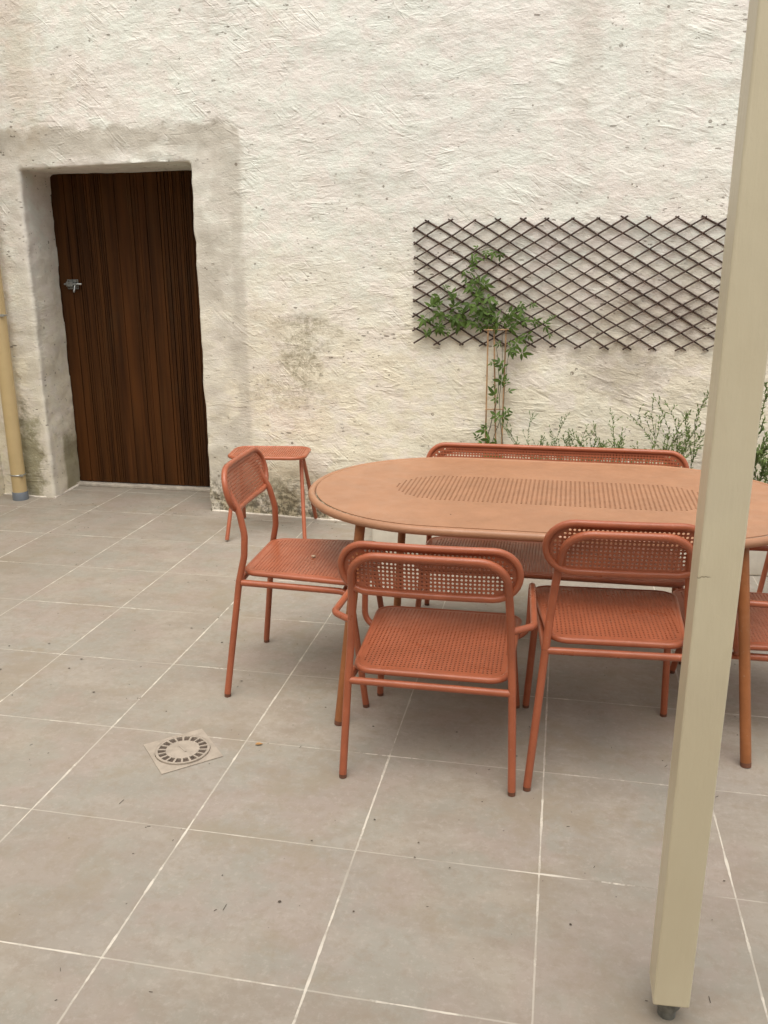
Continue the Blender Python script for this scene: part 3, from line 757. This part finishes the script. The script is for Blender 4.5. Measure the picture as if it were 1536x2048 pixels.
def make_seat_set(name, label, cat, kind='tall', hw=None, arms=False, group=None):
    """chair or bench facing +Y, origin between its back feet"""
    prof, wf, wj = leg_profile(kind)
    wff, df = (.485, 1.051) if kind == 'tall' else (.505, 1.107)
    wp, bp, dpc, hpc, ln = (.473, .184, .067, 1.559, .224) if kind == 'tall' else (.550, .180, .040, 1.396, .15)
    if hw is not None: df = .86
    hj = prof[1][1]; dj = prof[1][0]
    ex = 0.0 if hw is None else hw - wp          # extra half width of a bench
    r = empty(name, (0, 0, 0), 0, label, cat, group)
    # back frame: both back legs and the arch in one bent tube; the legs below the seat are parts of their own
    def wat(h):  # half width of the back legs at a height
        k = min(1, h / hj); w = wf + (wj - wf) * k
        if h > hj: w = wj - (0.060 if kind == 'tall' else 0.052) * (h - hj) / (1.5 - hj)
        return w + ex
    top = hpc + bp * 0.55; tf = dpc - math.tan(ln) * bp * 0.55 - .066
    upp = [(d, h) for d, h in prof[1:-1]]
    left = [(-wat(h), d, h) for d, h in upp] + [(-wat(top) + .004, tf, top)]
    right = [(-x, y, z) for x, y, z in left[::-1]]
    pts = [Vector(p) * T for p in left + right]
    bm = bmesh.new(); tube(bm, fillet(pts, [.12, .12, .12, .115, .115, .12, .12, .12] if len(pts) == 10 else .1, 8), TR, 14)
    mesh_obj('back_frame', bm, M_chair, r)
    for s in (-1, 1):
        bm = bmesh.new(); tube(bm, [Vector((s * (wf + ex), 0, .025)) * T, Vector((s * (wj + ex), dj, hj)) * T], TR, 14)
        lg = mesh_obj('leg', bm, M_chair, r)
        bm = bmesh.new(); tube(bm, [Vector((s * (wf + ex), -.001, 0)) * T, Vector((s * (wf + ex), .0026, .0245)) * T], TR * .98, 12); mesh_obj('foot_cap', bm, M_rubber, lg)
        # front leg + side rail: one bent tube
        hr = hj - .01
        fx = wff + ex - .045
        p = [Vector((s * (wj + ex), dj + .02, hr)) * T, Vector((s * fx, df - .115, hr - .015)) * T, Vector((s * (wff + ex), df, .025)) * T]
        bm = bmesh.new(); tube(bm, fillet(p, .05, 8), TR, 14); lg = mesh_obj('leg', bm, M_chair, r)
        bm = bmesh.new(); tube(bm, [Vector((s * (wff + ex), df, .0245)) * T, Vector((s * (wff + ex), df + .002, 0)) * T], TR * .98, 12); mesh_obj('foot_cap', bm, M_rubber, lg)
    bm = bmesh.new(); tube(bm, [Vector((-(wj + ex), dj, hj - .005)) * T, Vector((wj + ex, dj, hj - .005)) * T], TR * .96, 12)
    mesh_obj('rear_rail', bm, M_chair, r)
    bm = bmesh.new(); tube(bm, [Vector((-(wff + ex - .05), df - .16, hj - .03)) * T, Vector((wff + ex - .05, df - .16, hj - .03)) * T], TR * .9, 12)
    mesh_obj('front_rail', bm, M_chair, r)
    # seat
    if kind == 'tall': yr, yf, wr, wfr, hs_ = .135, 1.045, .385, .470, .950
    else: yr, yf, wr, wfr, hs_ = .105, 1.165, .465, .505, .700
    wr += ex; wfr += ex
    if hw is not None: yf = .885
    out = rounded_poly([(-wr * T, yr * T), (wr * T, yr * T), (wfr * T, yf * T), (-wfr * T, yf * T)], .055, 8)
    def sz(y):   # gentle drop to the front
        t = (y / T - yr) / (yf - yr); return (hs_ + .012 * t - .03 * t ** 4) * T
    ring = [Vector((x, y, sz(y))) for x, y in out]
    bm = bmesh.new(); tube(bm, ring, .0105, 10, closed=True)
    rim = mesh_obj('seat', bm, M_chair, r)
    inn = [(x * .985, (y - (yr + yf) / 2 * T) * .985 + (yr + yf) / 2 * T) for x, y in out]
    zone = [(x * .955, (y - (yr + yf) / 2 * T) * .94 + (yr + yf) / 2 * T) for x, y in out]
    vo, fo = perforated(inn, zone, PITCH, HOLE * .86)
    sheet_obj('perforated_sheet', vo, fo, lambda x, y: (x, y, sz(y) + .008), M_chair, rim)
    # back pad
    a, b = (wp + ex) * T, bp * T
    st = stadium(a - TR, b - TR, 14)
    cy, cz = dpc * T, hpc * T
    bow = 0.012
    def pf(x, y, off=0.0):
        k = (x / (.5 * T)) if ex == 0 else max(0, (abs(x) - ex * T)) / (.5 * T)
        return Vector((x, cy - y * math.sin(ln) - bow * (1 - k * k) * (1 if ex == 0 else .5) + off * math.cos(ln), cz + y * math.cos(ln) + off * math.sin(ln)))
    # resample straight runs so the bow shows
    def dense(poly, step=.03):
        o_ = []
        for i in range(len(poly)):
            p, q = Vector(poly[i]), Vector(poly[(i + 1) % len(poly)]); m = max(1, int((q - p).length / step))
            o_ += [tuple(p + (q - p) * k / m) for k in range(m)]
        return o_
    st = dense(st)
    bm = bmesh.new(); tube(bm, [pf(x, y) for x, y in st], .0108, 10, closed=True)
    pad = mesh_obj('backrest', bm, M_chair, r)
    zi = stadium(a - TR * 1.0, b - TR * 1.0, 14); zo = stadium(a - .0262, b - .0262, 14)
    vo, fo = perforated(dense(zi), zo, PITCH, HOLE)
    sheet_obj('perforated_sheet', vo, fo, lambda x, y: pf(x, y, .002), M_chair, pad)
    for kx in ((-.5, 0, .5) if ex == 0 else (-.85, -.5, 0, .5, .85)):      # little weld tabs between arch and pad
        x = kx * (wp + ex) * .9 * T
        bm = bmesh.new(); q = pf(x, b * .60); q2 = Vector((x, tf * T, top * T)); tube(bm, [q, q2], .0045, 6); mesh_obj('bracket', bm, M_chair, pad)
    if arms:
        for s in (-1, 1):
            hz = 1.02
            p = [(s * (wat(hz) - .0), .112, hz), (s * (wj + ex + .110), .20, hz + .01), (s * (wj + ex + .075), .97, hz + .015), (s * (wj + ex + .068), .90, .70), (s * (wff + ex - .035), .875, hj)]
            bm = bmesh.new(); tube(bm, fillet([Vector(q) * T for q in p], [.035, .045, .06], 7), TR * .9, 12)
            mesh_obj('armrest', bm, M_chair, r)
    return r

ch_side = make_seat_set('garden_chair', 'terracotta perforated metal chair side-on at the left end of the table', 'chair', 'tall', group='terracotta armless chairs at the table')
ch3 = copy_tree(ch_side); ch6 = copy_tree(ch_side)
arm_near = make_seat_set('garden_armchair', 'low terracotta armchair seen from behind, left of the cream post', 'armchair', 'low', arms=True, group='terracotta armchairs at the table')
arm_end = copy_tree(arm_near)
bench = make_seat_set('garden_bench', 'wide terracotta perforated metal bench behind the table, by the planter', 'bench', 'low', hw=1.135, arms=False)
def put(o, x, y, a, label=None):
    o.location = (x * T, y * T, 0); o.rotation_euler = (0, 0, a)
    if label: o['label'] = label
put(ch_side, -2.372, 3.041, -1.541)
put(ch3, .383, 1.781, .059, 'terracotta armless chair seen from behind, its back partly covered by the cream post')
put(ch6, 2.42, 5.35, math.pi - .03, 'terracotta armless chair beyond the table, only its seat edge showing right of the table leg')
put(arm_near, -.726, 1.677, .008)
put(arm_end, 2.06, 3.10, math.pi / 2 + .02, 'low terracotta armchair at the right end of the table, mostly hidden by the post')
put(bench, -.055, 4.62, math.pi)

# ------------------------------------------------------------------ oval table
def make_table():
    ht, cx, cy, a, b = 1.474, -.074, 3.366, 1.811, 1.077
    r = empty('garden_table', (cx * T, cy * T, 0), R(-.4), 'long oval orange metal table with a perforated centre strip', 'table')
    zt = ht * T
    out = stadium((a - .0595) * T, (b - .0595) * T, 40)
    d = []
    for i in range(len(out)):
        p, q = Vector(out[i]), Vector(out[(i + 1) % len(out)]); m = max(1, int((q - p).length / .04)); d += [tuple(p + (q - p) * k / m) for k in range(m)]
    zone = [(x + 0.0, y + .0) for x, y in stadium(1.16 * T, .375 * T, 20)]
    vo, fo = perforated(d, zone, .0170, .0048)
    tp = sheet_obj('tabletop', vo, fo, lambda x, y: (x, y, zt + .0015), M_table, r, .003)
    bm = bmesh.new()
    rim = stadium((a - .028) * T, (b - .028) * T, 40)
    tube(bm, [(x, y, zt - .0115) for x, y in rim], .0148, 12, closed=True)
    mesh_obj('rim', bm, M_table, r)
    # legs, splayed outwards
    for sx, fx, tx in ((-1, -1.354, -1.235), (1, 1.336, 1.215)):
        for sy in (-1, 1):
            fy = sy * 1.065; ty = sy * .86
            bm = bmesh.new()
            f = Vector((fx, fy, .03)) * T; t = Vector((tx, ty, 1.41)) * T
            tube(bm, [f, t], .0175, 16)
            lg = mesh_obj('leg', bm, M_tableleg, r)
            bm = bmesh.new(); tube(bm, [f + (f - t) * .0002, f + (f - t) * (.03 / 1.38)], .0172, 14); mesh_obj('foot_cap', bm, M_rubber, lg)
    bm = bmesh.new()
    fr = rounded_poly([(-1.22 * T, -.84 * T), (1.20 * T, -.84 * T), (1.20 * T, .84 * T), (-1.22 * T, .84 * T)], .06, 6)
    tube(bm, [(x, y, zt - .030) for x, y in fr], .012, 8, closed=True)
    mesh_obj('under_frame', bm, M_tableleg, r)
make_table()

# ------------------------------------------------------------------ small perforated stool by the wall
def make_stool():
    cx, cy, h = -3.355, 6.64, .955
    r = empty('garden_stool', (cx * T, cy * T, 0), R(8), 'small terracotta perforated stool standing against the wall by the door', 'stool')
    out = rounded_poly([(-.445 * T, -.30 * T), (.445 * T, -.30 * T), (.445 * T, .30 * T), (-.445 * T, .30 * T)], .142, 12)
    out = [(x, y) for x, y in out]
    bm = bmesh.new(); tube(bm, [(x, y, h * T) for x, y in out], .0105, 10, closed=True); s = mesh_obj('seat', bm, M_chair, r)
    vo, fo = perforated([(x * .985, y * .975) for x, y in out], [(x * .95, y * .92) for x, y in out], PITCH, HOLE, 6)
    sheet_obj('perforated_sheet', vo, fo, lambda x, y: (x, y, h * T + .006), M_chair, s)
    for sx in (-1, 1):
        # an inverted V of bent tube on each side
        p = [(sx * .455, -.470, .02), (sx * .375, -.06, h - .03), (sx * .375, .06, h - .03), (sx * .455, .49, .02)]
        for half in (p[:2] + [(sx * .375, 0, h - .03)], [(sx * .375, 0, h - .03)] + p[2:]):
            bm = bmesh.new(); tube(bm, fillet([Vector(q) * T for q in half], .02, 5), TR * .95, 12); lg = mesh_obj('leg', bm, M_chair, r)
    bm = bmesh.new(); tube(bm, [Vector((-.375, 0, h - .035)) * T, Vector((.375, 0, h - .035)) * T], TR * .8, 10); mesh_obj('cross_bar', bm, M_chair, r)
make_stool()

# ------------------------------------------------------------------ low planter at the foot of the wall
def make_planter():
    x0, x1, y0, hh = -2.0, 6.0, 6.02, .50
    r = empty('planter', (x0 * T, y0 * T, 0), 0, 'low cream rendered planter bed along the foot of the wall, behind the bench', 'planter')
    bm = bmesh.new(); w = .2
    L = (x1 - x0)
    box(bm, (0, 0, 0), (L * T, w * T, hh * T), .012)
    box(bm, (0, (w + .004) * T, 0), (w * T, (wy(x0) - y0 + .02) * T, hh * T - .002), .012)
    mesh_obj('kerb', bm, M_planter, r)
    bm = bmesh.new()
    n, m = 70, 10; g = []
    for i in range(n + 1):
        row = []
        for j in range(m + 1):
            x = (w + .005 + (L - w) * i / n); y = w + .005 + (1.15 - w) * j / m
            row.append(bm.verts.new((x * T, y * T, (hh - .07) * T + noise.noise(Vector((x * 5, y * 5, 0))) * .015)))
        g.append(row)
    for i in range(n):
        for j in range(m): bm.faces.new((g[i][j], g[i + 1][j], g[i + 1][j + 1], g[i][j + 1]))
    mesh_obj('soil', bm, M_soil, r)
make_planter()

# ------------------------------------------------------------------ willow trellis
def make_trellis():
    x0, x1, z0, z1 = -1.70, 1.80, 2.215, 3.545
    r = empty('willow_trellis', (0, 0, 0), 0, 'expanding brown willow trellis fixed high on the plaster wall', 'trellis')
    top_x = lambda k: -1.57 + .2617 * k            # where the rods meet along the top edge
    rnd = random.Random(3)
    H = z1 - z0
    for fam in (0, 1):
        off = .018 if fam == 0 else .038
        k = -11
        while True:
            # family 0 falls to the right, family 1 rises to the right; they meet on the top edge
            xt = top_x(k) + rnd.uniform(-.012, .012); k += 1
            run = 2.24 + rnd.uniform(-.02, .02)
            a = (xt, z1)
            b = (xt + run, z0) if fam == 0 else (xt - run, z0)
            slope = H / run
            (xa, za), (xb, zb) = a, b
            # clip to x0..x1
            def clip(p, q):
                t0, t1 = 0.0, 1.0
                dx = q[0] - p[0]
                for lim, s_ in ((x0, 1), (x1, -1)):
                    den = dx * s_; num = (lim - p[0]) * s_
                    if abs(den) < 1e-9: continue
                    t = num / den
                    if den > 0: t0 = max(t0, t)
                    else: t1 = min(t1, t)
                if t0 >= t1: return None
                f = lambda t: (p[0] + dx * t, p[1] + (q[1] - p[1]) * t)
                return f(t0), f(t1)
            c = clip((xa, za), (xb, zb))
            if xt > x1 + H / slope + 1: break
            if not c: continue
            (xa, za), (xb, zb) = c
            ln = math.hypot(xb - xa, zb - za)
            if ln < .16: continue
            ea = rnd.uniform(.015, .04) / ln; eb = rnd.uniform(.015, .04) / ln
            dx, dz_ = xb - xa, zb - za
            xa -= dx * ea; za -= dz_ * ea; xb += dx * eb; zb += dz_ * eb
            bow = rnd.uniform(-.018, .018); nseg = max(3, int(ln / .2))
            P_ = []
            for i in range(nseg + 1):
                t = i / nseg; x = xa + (xb - xa) * t; z = za + (zb - za) * t + bow * math.sin(math.pi * t) + .004 * math.sin(9 * x + k)
                # the fan opens slightly to the left, as hung
                y = wy(x) - off + .004 * math.sin(7 * t + k)
                P_.append(Vector((x, y, z)) * T)
            ra = rnd.uniform(.0040, .0050)
            bm = bmesh.new(); tube(bm, P_, [ra * (1 + .12 * math.sin(i * 2.3)) for i in range(len(P_))], 7)
            mesh_obj('rod', bm, M_willow, r)
make_trellis()

# ------------------------------------------------------------------ plants
def leaf(bm, base, direction, up_, L, W, fold=.15, curl=.25):
    d = direction.normalized(); s_ = d.cross(up_); 
    if s_.length < 1e-4: s_ = d.orthogonal()
    s_.normalize(); n = s_.cross(d)
    P_ = lambda u, v: base + d * (u * L) + s_ * (v * W) + n * (abs(v) * W * fold - curl * L * u * u)
    c = [P_(0, 0), P_(.33, 0), P_(.68, 0), P_(1, 0)]
    l = [P_(.28, .42), P_(.6, .40)]; r_ = [P_(.28, -.42), P_(.6, -.40)]
    C = [bm.verts.new(x) for x in c]; Lv = [bm.verts.new(x) for x in l]; Rv = [bm.verts.new(x) for x in r_]
    for f in ((C[0], C[1], Lv[0]), (C[1], C[2], Lv[1], Lv[0]), (C[2], C[3], Lv[1]), (C[0], Rv[0], C[1]), (C[1], Rv[0], Rv[1], C[2]), (C[2], Rv[1], C[3])): bm.faces.new(f)

def WP(x, z, off=.07):    # a point in front of the wall, tiles to metres
    return Vector((x, wy(x) - off, z)) * T

def smooth_path(pts, n=6):
    P_ = [pts[0]] + pts + [pts[-1]]; o_ = []
    for i in range(1, len(P_) - 2):
        for k in range(n):
            t = k / n; a, b, c, d = P_[i - 1], P_[i], P_[i + 1], P_[i + 2]
            o_.append(.5 * ((2 * b) + (c - a) * t + (2 * a - 5 * b + 4 * c - d) * t * t + (-a + 3 * b - 3 * c + d) * t ** 3))
    o_.append(pts[-1]); return o_

def make_support():
    bx = -.76
    r = empty('bamboo_plant_support', (0, 0, 0), 0, 'narrow bamboo ladder support standing in the planter against the wall', 'plant support')
    for x0, x1 in ((-.845, -.855), (-.665, -.655), (-.700, -.790)):
        bm = bmesh.new(); a = WP(x0, .42, .10); b = WP(x1, 2.42, .09)
        tube(bm, [a.lerp(b, k / 6) + Vector((0, 0, 0)) for k in range(7)], [.0048, .0045, .0047, .0044, .0046, .0042, .0040], 8); mesh_obj('cane', bm, M_cane, r)
    for z, xa, xb in ((2.385, -.895, -.620), (1.50, -.86, -.65), (1.02, -.86, -.64)):
        bm = bmesh.new(); tube(bm, [WP(xa, z, .115), WP(xb, z + .01, .115)], .0035, 7); mesh_obj('rung', bm, M_cane, r)
make_support()

def make_climber():
    rnd = random.Random(11)
    r = empty('climbing_plant', tuple(WP(-.75, .43, .1)), 0, 'dark green climber on the bamboo support spreading over the trellis', 'climbing plant')
    o0 = Vector(r.location)
    st = bmesh.new(); lf = bmesh.new()
    def path(pts, rad, leaves=True, dens=1.0, size=1.0, n0=0.0):
        P_ = smooth_path([WP(x, z, o) for x, z, o in pts])
        m = len(P_)
        P2 = [p + Vector((rnd.uniform(-1, 1), rnd.uniform(-1, 1), rnd.uniform(-1, 1))) * .002 - o0 for p in P_]
        tube(st, P2, [rad * (1 - .6 * i / m) for i in range(m)], 6)
        if not leaves: return
        acc = 0
        for i in range(1, m):
            if i / m < n0: continue
            acc += (P2[i] - P2[i - 1]).length * dens
            while acc > .058:
                acc -= .058 * rnd.uniform(.5, 1.5)
                compound(P2[i], (P2[i] - P2[i - 1]).normalized(), size)
    def compound(p, tan, size):
        # a short stalk with five or three pointed leaflets
        side = rnd.choice((-1, 1)); up_ = Vector((0, -1, 0))
        d = (tan.cross(up_) * side + tan * rnd.uniform(-.2, .9) + Vector((rnd.uniform(-.5, .5), rnd.uniform(-.75, .05), rnd.uniform(-.4, .3)))).normalized()
        L = rnd.uniform(.022, .042) * size
        q = p + d * L + Vector((0, -.004, 0))
        tube(st, [p, (p + q) / 2 + Vector((0, -.003, .003)), q], .0008, 4)
        nrm = (Vector((rnd.uniform(-.5, .5), -1, rnd.uniform(-.2, .8)))).normalized()
        d = (d - nrm * d.dot(nrm)).normalized(); s_ = d.cross(nrm)
        k = rnd.choice((3, 5, 5)); ll = rnd.uniform(.024, .056) * size
        leaf(lf, q, d + Vector((0, 0, -.25)), nrm, ll * 1.15, ll * .42, curl=rnd.uniform(.1, .4))
        for j, a in ((1, 55), (-1, 55), (1, 100), (-1, 100))[:k - 1]:
            a_ = R(a + rnd.uniform(-12, 12)) * j
            dd = (d * math.cos(a_) + s_ * math.sin(a_)); base = q - d * (.004 if a < 60 else .012)
            leaf(lf, base, dd + Vector((0, 0, -.2)), nrm, ll * rnd.uniform(.7, .95), ll * .36, curl=rnd.uniform(.1, .4))
    # main stems up the support
    path([(-.90, .45, .09), (-.88, .9, .12), (-.80, 1.3, .13), (-.72, 1.7, .14), (-.73, 2.05, .13), (-.80, 2.4, .10)], .0030, True, .25)
    path([(-.62, .45, .09), (-.60, .8, .12), (-.66, 1.2, .13), (-.70, 1.6, .13), (-.68, 2.0, .12), (-.70, 2.45, .10)], .0028, True, .55)
    path([(-.80, .45, .08), (-.82, .85, .12), (-.76, 1.15, .15), (-.66, 1.5, .15), (-.64, 1.9, .14), (-.60, 2.3, .12)], .0025, True, .7)
    path([(-.70, 1.3, .12), (-.78, 1.32, .14), (-.83, 1.2, .12)], .0015, True, .8)
    path([(-.68, 1.75, .12), (-.60, 1.80, .15), (-.52, 1.79, .12)], .0015, True, 1.3)
    path([(-.70, 1.0, .12), (-.84, 1.12, .14), (-.95, 1.14, .12)], .0014, True, .8)
    path([(-.95, .72, .12), (-.90, .5, .10)], .0012, False)
    # spread on the trellis
    path([(-.78, 2.35, .09), (-.85, 2.55, .08), (-.92, 2.75, .08), (-1.05, 2.95, .07), (-1.12, 3.08, .07)], .0020, True, 1.5)
    path([(-.92, 2.75, .09), (-.98, 2.95, .09), (-1.08, 3.10, .08), (-1.02, 3.20, .08), (-.85, 3.27, .08), (-.72, 3.24, .08)], .0016, True, 1.2)
    path([(-.78, 2.38, .09), (-.98, 2.50, .08), (-1.18, 2.56, .08), (-1.42, 2.60, .08), (-1.55, 2.55, .08)], .0019, True, 3.0, 1.1)
    path([(-.98, 2.50, .09), (-1.15, 2.62, .08), (-1.30, 2.72, .08), (-1.42, 2.82, .07)], .0015, True, 1.3)
    path([(-.74, 2.38, .09), (-.90, 2.62, .09), (-1.00, 2.70, .08), (-1.06, 2.78, .08)], .0016, True, 2.6, 1.1)
    path([(-1.05, 2.50, .08), (-1.30, 2.40, .08), (-1.48, 2.33, .08), (-1.60, 2.30, .08)], .0013, True, .9, .8)
    path([(-1.30, 2.50, .09), (-1.40, 2.46, .09), (-1.46, 2.38, .09)], .0012, True, 2.6)
    path([(-.74, 2.38, .09), (-.70, 2.52, .09), (-.62, 2.64, .09), (-.50, 2.70, .08), (-.38, 2.62, .08)], .0017, True, 1.9, 1.1)
    path([(-.74, 2.38, .09), (-.60, 2.48, .10), (-.45, 2.46, .09), (-.30, 2.42, .08), (-.18, 2.40, .08)], .0018, True, 1.5, .9)
    path([(-.70, 2.34, .09), (-.58, 2.36, .10), (-.46, 2.36, .09), (-.34, 2.44, .08), (-.16, 2.50, .08), (-.08, 2.50, .08)], .0015, True, 1.2, .8)
    path([(-.68, 2.2, .12), (-.60, 2.24, .14), (-.52, 2.20, .14), (-.56, 2.10, .13)], .0014, True, 1.9)
    mesh_obj('stem', st, M_stem, r); mesh_obj('foliage', lf, M_leaf, r, False)
make_climber()

def make_shrub(name, label, base, tips, seed, mat, lsize=.016, dens=1.0, dark=False, flowers=()):
    rnd = random.Random(seed)
    r = empty(name, tuple(base), 0, label, 'shrub')
    st = bmesh.new(); lf = bmesh.new(); o0 = base
    def twig(a, b, rad, lv):
        m = (a + b) / 2 + Vector((rnd.uniform(-1, 1), rnd.uniform(-1, 1), rnd.uniform(-.3, .9))) * (b - a).length * .14
        P_ = [a * (1 - t) ** 2 + m * 2 * t * (1 - t) + b * t * t for t in [k / 7 for k in range(8)]]
        tube(st, P_, [rad * (1 - .65 * k / 7) for k in range(8)], 5)
        L = (b - a).length; n = max(3, int(L / (lsize * .45) * dens * (.45 if lv == 0 else 1)))
        for i in range(n):
            t = (i + rnd.random()) / n
            if lv == 0 and t < .35: continue
            p = a * (1 - t) ** 2 + m * 2 * t * (1 - t) + b * t * t
            d = (b - a).normalized() + Vector((rnd.uniform(-1, 1), rnd.uniform(-1, 1), rnd.uniform(-.6, 1))) * .95
            leaf(lf, p, d, Vector((rnd.uniform(-.4, .4), -.7, .6)), lsize * rnd.uniform(.7, 1.5), lsize * .42)
        if lv < 2:
            for i in range(rnd.randint(4, 6) if lv == 0 else rnd.randint(1, 3)):
                t = rnd.uniform(.30, .95); p = a * (1 - t) ** 2 + m * 2 * t * (1 - t) + b * t * t
                d = ((b - a).normalized() * .9 + Vector((rnd.uniform(-1, 1), rnd.uniform(-.7, .4), rnd.uniform(-.35, .8))) * .85).normalized()
                twig(p, p + d * L * rnd.uniform(.22, .42), rad * .55, lv + 1)
    for tp in tips:
        twig(Vector((rnd.uniform(-.04, .04), rnd.uniform(-.02, .02), 0)), tp - o0, .0022, 0)
    mesh_obj('stem', st, M_gstem if not dark else M_stem, r); mesh_obj('foliage', lf, mat, r, False)
    if flowers:
        for fx, fz in flowers:
            c = WP(fx, fz, .45) - o0
            bm = bmesh.new()
            for k in range(11):
                t = 2 * math.pi * k / 11; d = Vector((math.cos(t), -.15, math.sin(t)))
                leaf(bm, c + d * .002, d, Vector((0, -1, 0)), .0105, .0062, fold=0, curl=.1)
            f = mesh_obj('flower', bm, M_petal, r, False)
            bm = bmesh.new(); bmesh.ops.create_icosphere(bm, subdivisions=1, radius=.0028); 
            for v in bm.verts: v.co += c + Vector((0, -.002, 0))
            mesh_obj('flower_eye', bm, M_yolk, f)

def SP(x, z, off): return Vector((x, wy(x) - off, z)) * T
make_shrub('airy_shrub', 'airy pale green twiggy shrub behind the left half of the bench', SP(.0, .42, .45),
           [SP(-.42, 1.32, .35), SP(-.25, 1.20, .5), SP(-.10, 1.33, .35), SP(-.35, 1.12, .5), SP(.10, 1.18, .4), SP(-.15, 1.10, .6), SP(-.02, 1.26, .4), SP(-.30, 1.24, .4), SP(.05, 1.08, .5), SP(-.48, 1.2, .4)], 21, M_leaf2, .014, .6)
make_shrub('daisy_shrub', 'bushy green shrub with a few tiny white daisies behind the bench', SP(.42, .42, .50),
           [SP(.16, 1.20, .4), SP(.26, 1.30, .5), SP(.36, 1.22, .4), SP(.46, 1.26, .5), SP(.56, 1.30, .4), SP(.64, 1.24, .5), SP(.30, 1.12, .6), SP(.50, 1.12, .6), SP(.20, 1.08, .6), SP(.4, 1.20, .5), SP(.66, 1.14, .6), SP(.58, 1.18, .5), SP(.34, 1.16, .5)], 5, M_leaf3, .0145, .62,
           flowers=((.355, 1.235), (.60, 1.12), (.30, 1.02)))
make_shrub('tall_sprig_shrub', 'taller narrow-leaved shrub rising just left of the cream post', SP(1.18, .42, .40),
           [SP(.98, 1.50, .3), SP(1.12, 1.44, .3), SP(1.20, 1.53, .3), SP(1.30, 1.42, .4), SP(.90, 1.20, .4), SP(1.36, 1.52, .3), SP(1.05, 1.18, .5), SP(1.25, 1.25, .5), SP(1.15, 1.34, .4), SP(1.0, 1.1, .5)], 9, M_leaf3, .017, .55, True)
make_shrub('dense_shrub', 'dense dark green shrub showing right of the cream post', SP(1.95, .42, .45),
           [SP(1.70, 1.40, .4), SP(1.85, 1.52, .4), SP(1.78, 1.30, .5), SP(1.98, 1.60, .4), SP(2.1, 1.5, .4), SP(1.72, 1.15, .5), SP(1.9, 1.3, .6), SP(2.25, 1.6, .4), SP(2.0, 1.1, .6), SP(1.66, 1.35, .45)], 14, M_leaf3, .018, 1.7, True)

# ------------------------------------------------------------------ dry leaves and crumbs
def small_leaf(name, x, y, z, L, rot, mat, label, cat='leaf'):
    bm = bmesh.new(); leaf(bm, Vector((0, 0, 0)), Vector((math.cos(rot), math.sin(rot), .1)), Vector((0, 0, 1)), L, L * .6, fold=.3, curl=.1)
    o = mesh_obj(name, bm, mat, None, True); o.location = (x * T, y * T, z); tag(o, label, cat); return o
small_leaf('dry_leaf', -1.925, 1.925, .004, .028, .3, M_dryleaf, 'small orange dry leaf on the paving right of the drain')
bm = bmesh.new(); bmesh.ops.create_icosphere(bm, subdivisions=2, radius=.007)
for v in bm.verts: v.co.x *= 1.3; v.co.z *= .7; v.co += v.co.normalized() * noise.noise(v.co * 300) * .002
o = mesh_obj('husk', bm, M_paleleaf); o.location = (-1.80 * T, 3.02 * T, .4915); tag(o, 'tiny pale husk lying on the side chair seat', 'husk')
rnd = random.Random(2)
bm = bmesh.new()
for k in range(800):
    x = rnd.uniform(-7, 3.2); y = rnd.uniform(-1.8, 7.0)
    if rnd.random() < .25: y = wy(x) - abs(rnd.gauss(0, .25)) - .05
    sz = rnd.choice((.0016, .0022, .003, .0035, .0045, .007)); a = rnd.uniform(0, 6.28)
    c = Vector((x * T, y * T, .0008)); 
    if rnd.random() < .4:   # twig
        d = Vector((math.cos(a), math.sin(a), 0)) * sz * rnd.uniform(1.5, 3.5); tube(bm, [c + Vector((0, 0, .001)), c + d + Vector((0, 0, .0016))], .0007, 4)
    else:
        ps = []
        for q in range(5):
            t = a + q * 1.2566; ps.append(bm.verts.new(c + Vector((math.cos(t) * sz * rnd.uniform(.5, 1), math.sin(t) * sz * .6, rnd.uniform(.001, .003)))))
        bm.faces.new(ps)
for k in range(16):
    tx, ty = rnd.uniform(-1.6, 1.4), rnd.uniform(-.8, .8)
    c = Vector(((-.074 + tx) * T, (3.366 + ty) * T, 1.474 * T + .0035)); sz = rnd.choice((.0012, .0018, .0025, .004)); a = rnd.uniform(0, 6.28)
    bm.faces.new([bm.verts.new(c + Vector((math.cos(a + q * 1.2566) * sz * rnd.uniform(.5, 1), math.sin(a + q * 1.2566) * sz * .6, rnd.uniform(.0, .0015)))) for q in range(5)])
lit = mesh_obj('floor_litter', bm, M_litter, smooth=False); tag(lit, 'dark crumbs and bits of twig scattered over the paving and tabletop', 'litter', kind='stuff')
